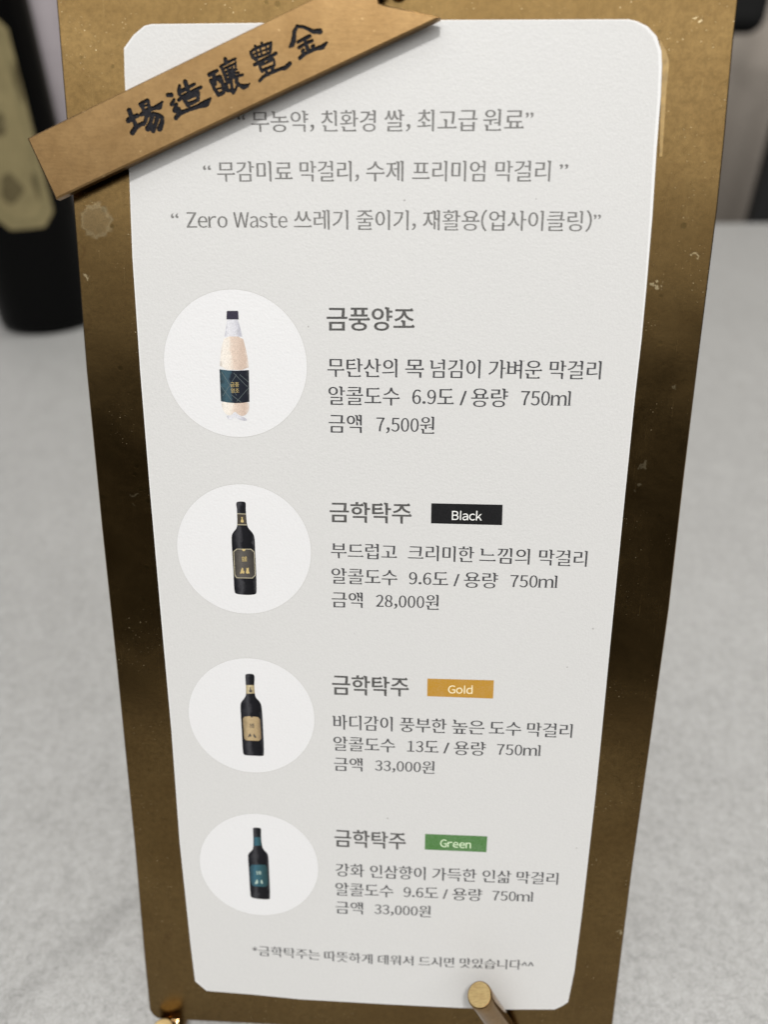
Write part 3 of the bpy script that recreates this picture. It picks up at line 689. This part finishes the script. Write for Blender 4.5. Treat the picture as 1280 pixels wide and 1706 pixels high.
# ------------------------------------------------------------------ carved calligraphy outlines (union of brush strokes)
def stroke_outlines(strokes, step=0.055, wob=0.05):
    P_ = np.array([p for s in strokes for p in s])
    x0, y0 = P_[:, 0].min() - .8, P_[:, 1].min() - .8
    nx = int((P_[:, 0].max() + .8 - x0) / step) + 1; ny = int((P_[:, 1].max() + .8 - y0) / step) + 1
    X, Y = np.meshgrid(x0 + np.arange(nx) * step, y0 + np.arange(ny) * step)
    D = np.full(X.shape, -9.0)
    for s in strokes:
        for (ax, ay, ar), (bx, by, br_) in zip(s[:-1], s[1:]):
            dx, dy = bx - ax, by - ay
            t = np.clip(((X - ax) * dx + (Y - ay) * dy) / (dx * dx + dy * dy + 1e-9), 0, 1)
            d = ar + (br_ - ar) * t - np.hypot(X - ax - dx * t, Y - ay - dy * t)
            D = np.maximum(D, d)
    rng = np.random.default_rng(3)
    W_ = sum(np.sin(X * f * math.cos(a) + Y * f * math.sin(a) + ph) for f, a, ph in
             [(5, .4, 1), (7.3, 1.9, 2), (11, 2.7, .5), (13.7, 1.1, 4), (17, .2, 3)]) / 5
    D = D + W_ * wob
    # marching squares
    segs = {}

    def key(i, j, e): return (j, i, e)

    def pt(i, j, e):
        a = D[j, i]
        if e == 0:
            b = D[j, i + 1]; return (x0 + (i + a / (a - b)) * step, y0 + j * step)
        b = D[j + 1, i]; return (x0 + i * step, y0 + (j + a / (a - b)) * step)
    B_ = D > 0
    nxt = {}; pos = {}
    for j in range(ny - 1):
        row = B_[j:j + 2]
        act = np.nonzero(~((row[0, :-1] == row[0, 1:]) & (row[1, :-1] == row[1, 1:]) & (row[0, :-1] == row[1, :-1])))[0]
        for i in act:
            i = int(i)
            c = (B_[j, i], B_[j, i + 1], B_[j + 1, i + 1], B_[j + 1, i])
            edges = [(i, j, 0), (i + 1, j, 1), (i, j + 1, 0), (i, j, 1)]
            cr = [k for k in range(4) if c[k] != c[(k + 1) % 4]]
            for k in cr:
                if edges[k] not in pos: pos[edges[k]] = pt(*edges[k])
            if len(cr) == 2: prs = [(cr[0], cr[1])]
            else: prs = [(0, 1), (2, 3)] if not c[0] else [(0, 3), (1, 2)]
            for a, b in prs:
                nxt.setdefault(edges[a], []).append(edges[b]); nxt.setdefault(edges[b], []).append(edges[a])
    seen = set(); loops = []
    for s0 in nxt:
        if s0 in seen: continue
        lp = [s0]; seen.add(s0); cur = s0
        while True:
            q = [k for k in nxt[cur] if k not in seen]
            if not q: break
            cur = q[0]; seen.add(cur); lp.append(cur)
        pts = [pos[k] for k in lp]
        cl = [p for i, p in enumerate(pts) if math.dist(p, pts[i - 1]) > 0.012]
        if len(cl) > 5 and abs(area(cl)) > 0.02: loops.append(cl)
    return loops


# ------------------------------------------------------------------ room: table, wall, floor
def box(x0, x1, y0, y1, z0, z1):
    V = [(x, y, z) for z in (z0, z1) for y in (y0, y1) for x in (x0, x1)]
    F = [(0, 2, 3, 1), (4, 5, 7, 6), (0, 1, 5, 4), (2, 6, 7, 3), (0, 4, 6, 2), (1, 3, 7, 5)]
    return V, F


def bevel_box(name, dims, bev, m, parent=None, seg=3):
    V, F = box(*dims)
    me = bpy.data.meshes.new(name); me.from_pydata(V, [], F)
    bm = bmesh.new(); bm.from_mesh(me)
    bmesh.ops.bevel(bm, geom=bm.edges[:], offset=bev, segments=seg, affect='EDGES', profile=0.5)
    bmesh.ops.recalc_face_normals(bm, faces=bm.faces)
    bm.to_mesh(me); bm.free()
    return link(name, me, m, parent)


table = empty('table', (0, 0, -0.74), (0, 0, R(3.4)))
tag(table, 'wide pale grey stone-look table that the brass sign and black bottle stand on', 'table')
M['table'] = make_table_mat()
M['black'] = plain('matt black metal', (0.012, 0.012, 0.012), 0.5)
bevel_box('tabletop', (-0.95, 0.95, -0.45, 0.79, 0.71, 0.74), 0.003, M['table'], table)
for sx in (-1, 1):
    for yy in (-0.38, 0.70):
        bevel_box('leg', (sx * 0.88 - 0.025, sx * 0.88 + 0.025, yy - 0.025, yy + 0.025, 0.0, 0.709), 0.003, M['black'], table, 1)

M['wall'] = plain('taupe painted wall', (0.42, 0.375, 0.33), 0.8, 0, 0.3, 0.08, 3)
M['floor'] = plain('grey floor', (0.16, 0.155, 0.15), 0.6, 0, 0.4, 0.2, 8)
fl = mesh('floor', *box(-4, 4, -3, 2.4, -0.80, -0.74), M['floor']); tag(fl, kind='structure')
wl = mesh('wall', *box(-4, 4, 2.10, 2.2, -0.7399, 2.2), M['wall']); tag(wl, kind='structure')

# far curtain with soft upright folds behind the table
def curtain(name, x0, x1, y, z0, z1, amp, folds, m, label):
    V = []; F = []; n = folds * 12
    for k in range(n + 1):
        u = k / n; x = x0 + (x1 - x0) * u
        yy = y + amp * math.sin(u * folds * 2 * math.pi) + amp * .4 * math.sin(u * folds * 4.7 + 1)
        for z in (z0, z1): V.append((x, yy, z))
        for z in (z0, z1): V.append((x, yy + .004, z))
    for k in range(n):
        b = k * 4; c = b + 4
        F += [(b, c, c + 1, b + 1), (b + 2, b + 3, c + 3, c + 2), (b + 1, c + 1, c + 3, b + 3), (b, b + 2, c + 2, c)]
    o = mesh(name, V, F, m, None, True)
    return tag(o, label, 'curtain')


M['drape'] = plain('taupe drape cloth', (0.42, 0.375, 0.33), 0.9, 0, 0.1, 0.06, 60)
M['drape2'] = plain('pale lilac grey cloth', (0.42, 0.38, 0.40), 0.9, 0, 0.1, 0.06, 60)
curtain('curtain', 0.25, 2.2, 1.75, -0.7395, 1.2, 0.03, 9, M['drape'], 'blurred brownish grey curtain hanging behind the table, right of the sign')
curtain('curtain', -1.75, -0.55, 1.70, -0.7395, 1.2, 0.03, 6, M['drape2'], 'pale curtain glimpsed between the black bottle and the sign')

# black chair standing beyond the table, far right
M['seatcloth'] = plain('black upholstery', (0.008, 0.008, 0.008), 0.8, 0, 0.2)
ch = empty('high_chair', (0.40, 1.20, -0.7395))
tag(ch, 'out-of-focus black high chair behind the table at the right edge of the picture', 'chair')
bevel_box('seat', (-0.19, 0.19, -0.4, 0.0, 0.60, 0.65), 0.02, M['seatcloth'], ch)
bevel_box('backrest', (-0.15, 0.107, -0.02, 0.025, 0.925, 1.22), 0.0215, M['seatcloth'], ch, 5)
for sx in (-1, 1):
    bevel_box('leg', (sx * .16 - .015, sx * .16 + .015, -.39, -.36, 0, 0.5995), 0.003, M['black'], ch, 1)
    bevel_box('rear_post', (sx * .187 - .018, sx * .187 + .018, 0.003, 0.033, 0, 1.16), 0.004, M['black'], ch, 1)
bevel_box('crossbar', (-.205, .205, 0.034, 0.054, 1.12, 1.15), 0.004, M['black'], ch, 1)

# ------------------------------------------------------------------ background bottle
def lathe(prof, n=64, closed=True):
    V = []; F = []
    for r_, z in prof:
        for k in range(n):
            a = 2 * math.pi * k / n
            V.append((r_ * math.cos(a), r_ * math.sin(a), z))
    for i in range(len(prof) - 1):
        for k in range(n):
            j = (k + 1) % n
            F.append((i * n + k, i * n + j, (i + 1) * n + j, (i + 1) * n + k))
    F.append(tuple(range(n))[::-1]); b = (len(prof) - 1) * n
    F.append(tuple(b + k for k in range(n)))
    return V, F


BR = 0.0385
bx, by = -0.2930, 0.4450
bot = empty('wine_bottle', (bx, by, 0.0), (0, 0, 0))
tag(bot, 'black glass bottle with a cream eight-sided label standing behind the sign on the left', 'bottle')
M['glass'] = plain('black bottle glass', (0.002, 0.002, 0.002), 0.3, 0, 0.08)
prof = [(0.030, 0.0), (0.034, 0.0008), (BR - .0008, 0.0035), (BR, 0.008), (BR, 0.225), (BR - .003, 0.240), (BR - .010, 0.252), (0.020, 0.261), (0.0155, 0.270), (0.0145, 0.300), (0.0152, 0.302), (0.0155, 0.312), (0.0140, 0.3145)]
mesh('glass_body', *lathe(prof), M['glass'], bot, True)
M['foil'] = plain('black cap foil', (0.01, 0.01, 0.01), 0.4, 0, 0.5)
mesh('cap', *lathe([(0.0160, 0.285), (0.0162, 0.2855), (0.0162, 0.3155), (0.0150, 0.3165)]), M['foil'], bot, True)
M['label'] = plain('cream olive label paper', (0.20, 0.165, 0.082), 0.6, 0, 0.2, 0.12, 90)
M['labelink'] = plain('dark label ink', (0.09, 0.072, 0.034), 0.6, 0, 0.2, 0.2, 200)
M['labelline'] = plain('label border ink', (0.16, 0.14, 0.07), 0.6, 0, 0.2)
FACE = math.atan2(-0.10727 - by, 0.00557 - bx) + R(LABEL_TURN)     # direction the label faces


def wrap_poly(name, pts, rad, m, parent, cell=0.002):
    """polygon given as (arc mm, height mm) wrapped round the bottle"""
    V2, F2 = fill_loops([pts])
    bm = bmesh.new()
    vs = [bm.verts.new((x * MM, y * MM, 0)) for x, y in V2]
    for f in F2:
        try: bm.faces.new([vs[i] for i in f])
        except ValueError: pass
    x0 = min(p[0] for p in pts) * MM; x1 = max(p[0] for p in pts) * MM
    k = x0 + cell
    while k < x1:
        bmesh.ops.bisect_plane(bm, geom=bm.verts[:] + bm.edges[:] + bm.faces[:], plane_co=(k, 0, 0), plane_no=(1, 0, 0))
        k += cell
    for v in bm.verts:
        a = FACE + v.co.x / BR
        v.co = Vector((rad * math.cos(a), rad * math.sin(a), v.co.y))
    bmesh.ops.recalc_face_normals(bm, faces=bm.faces)
    me = bpy.data.meshes.new(name); bm.to_mesh(me); bm.free()
    # outward normals
    bm = bmesh.new(); bm.from_mesh(me)
    for f in bm.faces:
        c = f.calc_center_median()
        if f.normal.x * c.x + f.normal.y * c.y < 0: f.normal_flip()
    bm.to_mesh(me); bm.free()
    for p in me.polygons: p.use_smooth = True
    return link(name, me, m, parent)


def octo(hw, z0, z1, c):
    return [(-hw + c, z0), (hw - c, z0), (hw, z0 + c), (hw, z1 - c), (hw - c, z1), (-hw + c, z1), (-hw, z1 - c), (-hw, z0 + c)]


LZ0, LZ1, LHW = LABEL
lab = wrap_poly('label', octo(LHW, LZ0, LZ1, 9), BR + .0002, M['label'], bot)
for (u, v, du, dv) in ((18, LZ1 - 38, 2.2, 10), (-18, LZ1 - 38, 2.2, 10), (-4, LZ0 + 27, 7, 9), (12.5, LZ0 + 27, 1.8, 9), (-1, LZ0 + 66, 5, 8)):
    blob = [(u + du * math.cos(t) * (1 + .25 * math.sin(3 * t + u)), v + dv * math.sin(t) * (1 + .2 * math.cos(2 * t + v))) for t in [k * math.pi / 9 for k in range(18)]]
    wrap_poly('printed_motif', blob, BR + .0004, M['labelink'], lab)
o_, i_ = octo(LHW - 4.6, LZ0 + 5, LZ1 - 5, 7.5), octo(LHW - 5.6, LZ0 + 6, LZ1 - 6, 7.2)
for k in range(8):
    q = [o_[k], o_[(k + 1) % 8], i_[(k + 1) % 8], i_[k]]
    wrap_poly('border_line', q, BR + .00035, M['labelline'], lab)

# ------------------------------------------------------------------ the brass sign
FOOT = (0.0, -0.04104, 0.00904)
TILT = (R(70), 0, 0)
sign = empty('brass_sign', FOOT, TILT)
tag(sign, 'upright aged brass menu plate with a copper ribbon nameplate across its top', 'menu stand')
slab('back_plate', PLATE, -1.6, 0.0, M['plate'], sign, 0.25)
slab('adhesive_edge', RESIDUE, 0.02, 0.16, M['residue'], sign)

outl = []
for st in CHARS:
    outl.append(stroke_outlines(st))
RT = 2.6
allholes = [l for o in outl for l in o]
rib = slab('ribbon_nameplate', RIBBON, RT - 1.5, RT, M['ribbon'], sign, 0.25, allholes, 0.34)
for loops, ch_ in zip(outl, '場造釀豊金'):
    # enamel floor of the recess, a little uneven
    V2, F2 = cdt_fill(loops)
    me = bpy.data.meshes.new('engraved_character')
    me.from_pydata([(x * MM, y * MM, (RT - 0.20) * MM) for x, y in V2], [], F2)
    bm = bmesh.new(); bm.from_mesh(me)
    for f in bm.faces:
        if f.normal.z < 0: f.normal_flip()
    bm.to_mesh(me); bm.free()
    e = link('engraved_character', me, M['paint'], rib)
    e['label'] = 'black engraved character ' + ch_
M['paint'].node_tree.nodes['Principled BSDF'].inputs['Specular IOR Level'].default_value = 0.06
# short pins that hold the ribbon off the plate (outside the card)
for x, y in ((-48.6, 181.0), (1.2, 203.2)):
    V, F = lathe([(0.0014, 0.0), (0.0014, (RT - 1.52) * MM)], 20)
    mesh('spacer_pin', [(a + x * MM, b + y * MM, c) for a, b, c in V], F, M['rod'], sign, True)

# ------------------------------------------------------------------ the printed card, stuck on the plate
card = empty('menu_card', FOOT, TILT)
tag(card, 'pale grey printed menu card in Korean with four bottle pictures, stuck on the brass plate', 'menu')
slab('card_sheet', CARD, 0.05, 0.5, M['card'], card, 0.05)
print_shape('printed_ground', [PRINT], 0.506, M['print'], card)
for i, (cx, cy, rx, ry) in enumerate(CIRCLES):
    rr = 12.68
    ring = lambda r_: [(cx + r_ * math.cos(t), cy + r_ * math.sin(t)) for t in [k * 2 * math.pi / 96 for k in range(96)]]
    disc = print_shape('picture_disc', [ring(rr)], 0.512, M['disc'], card)
    disc['label'] = ['white disc with a picture of a clear milky makgeolli bottle', 'white disc with a picture of a black bottle with a dark gold-edged label',
                     'white disc with a picture of a black bottle with a tan label', 'white disc with a picture of a black bottle with a teal label'][i]
    print_shape('disc_hairline', [ring(rr + .07), ring(rr - .02)], 0.516, M['hair'], disc)
    z = 0.519
    for name, key, pts, sm in PICTURES[i]:
        z += 0.004
        if name == 'TEXT':
            lps = []
            for t, q in pts: lps += place_text(t, q, own=True, serifs=False)
            print_shape('label_lettering', lps, z, M[key], disc, 0.0)
        else:
            lp = smooth_loop(pts, 1 if len(pts) < 14 else 2) if name in ('body', 'emblem', 'foot', 'drink', 'highlight', 'soft_shadow') else pts
            if name == 'highlight': continue
            mm = M[key]
            if key in SHADES and name in ('body', 'drink', 'label', 'neck_label', 'neck', 'foot'):
                xs = [p[0] for p in pts]
                mm = photo_ink('printed photo ' + name, SHADES[key], (min(xs) + max(xs)) / 2, (max(xs) - min(xs)) / 2, 0, 1)
            print_shape('printed_' + name, [lp], z, mm, disc)
for tone, words in TEXT:
    lps = []
    for t, *q in words:
        lps += place_text(t, q)
    print_shape('text_line', lps, 0.516, M[tone], card, {'title': (0.085, 0.035), 'body': (0.045, -0.022), 'pale': (0.045, -0.015)}[tone])
for name, quad, txt, tq in BADGES:
    bd = print_shape('colour_badge', [quad], 0.516, M['badge_' + name], card)
    bd['label'] = name + ' badge reading ' + txt
    print_shape('badge_lettering', place_text(txt, tq, own=True, serifs=False), 0.522,
                M[{'black': 'badge_white', 'gold': 'badge_cream', 'green': 'badge_mint'}[name]], bd, 0.008)

# ------------------------------------------------------------------ little easel whose brass prongs carry the plate
def tube(name, path, r_, m, parent, n=28, capmat=None, squash=None):
    pts = [Vector(p) for p in path]
    V = []; F = []
    up = None
    rings = []
    for i, p in enumerate(pts):
        d = (pts[min(i + 1, len(pts) - 1)] - pts[max(i - 1, 0)]).normalized()
        if up is None:
            up = d.orthogonal().normalized()
        up = (up - d * up.dot(d)).normalized()
        rings.append((p, d, up.copy(), d.cross(up)))
    # rounded start (tip)
    p, d, u, v = rings[0]
    for rr, off in ((r_ * .90, 0.0), (r_ * .975, r_ * .05), (r_, r_ * .16)):
        for k in range(n):
            a = 2 * math.pi * k / n
            V.append(p + d * off + (u * math.cos(a) + v * math.sin(a)) * rr)
    for p, d, u, v in rings[1:]:
        for k in range(n):
            a = 2 * math.pi * k / n
            V.append(p + (u * math.cos(a) + v * math.sin(a)) * r_)
    m_ = len(V) // n
    for i in range(m_ - 1):
        for k in range(n):
            j = (k + 1) % n
            F.append((i * n + k, i * n + j, (i + 1) * n + j, (i + 1) * n + k))
    F.append(tuple((m_ - 1) * n + k for k in range(n)))
    o = mesh(name, V, F, m, parent, True)
    for pl in o.data.polygons:
        if len(pl.vertices) > 4: pl.use_smooth = False
    # sawn face of the tip
    p, d, u, v = rings[0]
    cv = [p + (u * math.cos(2 * math.pi * k / n) + v * math.sin(2 * math.pi * k / n)) * r_ * .90 for k in range(n)]
    mesh('tip_face', cv, [tuple(range(n))], capmat or m, o)
    return o


M_loc = Matrix.Translation(FOOT) @ Matrix.Rotation(R(70), 4, 'X')
easel = empty('display_easel', (0, -0.02, 0.0))
tag(easel, 'small easel with two polished brass prongs holding up the bottom edge of the sign', 'easel')
RR = 0.0026
for (a, b) in RODS:
    A_ = M_loc @ (Vector(a) * MM) - Vector((0, -0.02, 0)); B_ = M_loc @ (Vector(b) * MM) - Vector((0, -0.02, 0))
    d = (B_ - A_).normalized()
    # run straight under the plate, then bend back along the table
    path = [A_, A_ + d * .004]
    t_hit = (A_.z - RR - .0002) / max(1e-4, -d.z)
    k = A_ + d * min(t_hit, (B_ - A_).length)
    k.z = max(k.z, RR + .0002)
    back = Vector((k.x * .6 + A_.x * .4, 0.055, RR + .0002))
    for s in range(1, 9): path.append(A_.lerp(k, s / 8) if (A_.lerp(k, s / 8) - A_).length > .0045 else A_ + d * .0046)
    path = [A_, A_ + d * .003]
    L_ = (k - A_).length
    for s in (0.4, 0.7, 0.88): path.append(A_ + d * L_ * s)
    e1 = A_ + d * L_; nd = (back - e1).normalized()
    path += [e1.lerp(e1 + nd * .004, .5) + Vector((0, 0, .0002)), e1 + nd * .006, back]
    tube('prong', path, RR, M['rod'], easel, 28, M['cap'])
for x in (-0.025, 0.025):
    tube('upright', [(x, 0.0358, 0.152), (x, 0.0362, 0.150), (x, 0.050, 0.060), (x, 0.0578, 0.0105)], RR * .9, M['rod'], easel)
tube('cross_bar', [(-0.06, 0.058, RR + .0052), (-0.03, 0.058, RR + .0052), (0.03, 0.058, RR + .0052), (0.06, 0.058, RR + .0052)], RR, M['rod'], easel)
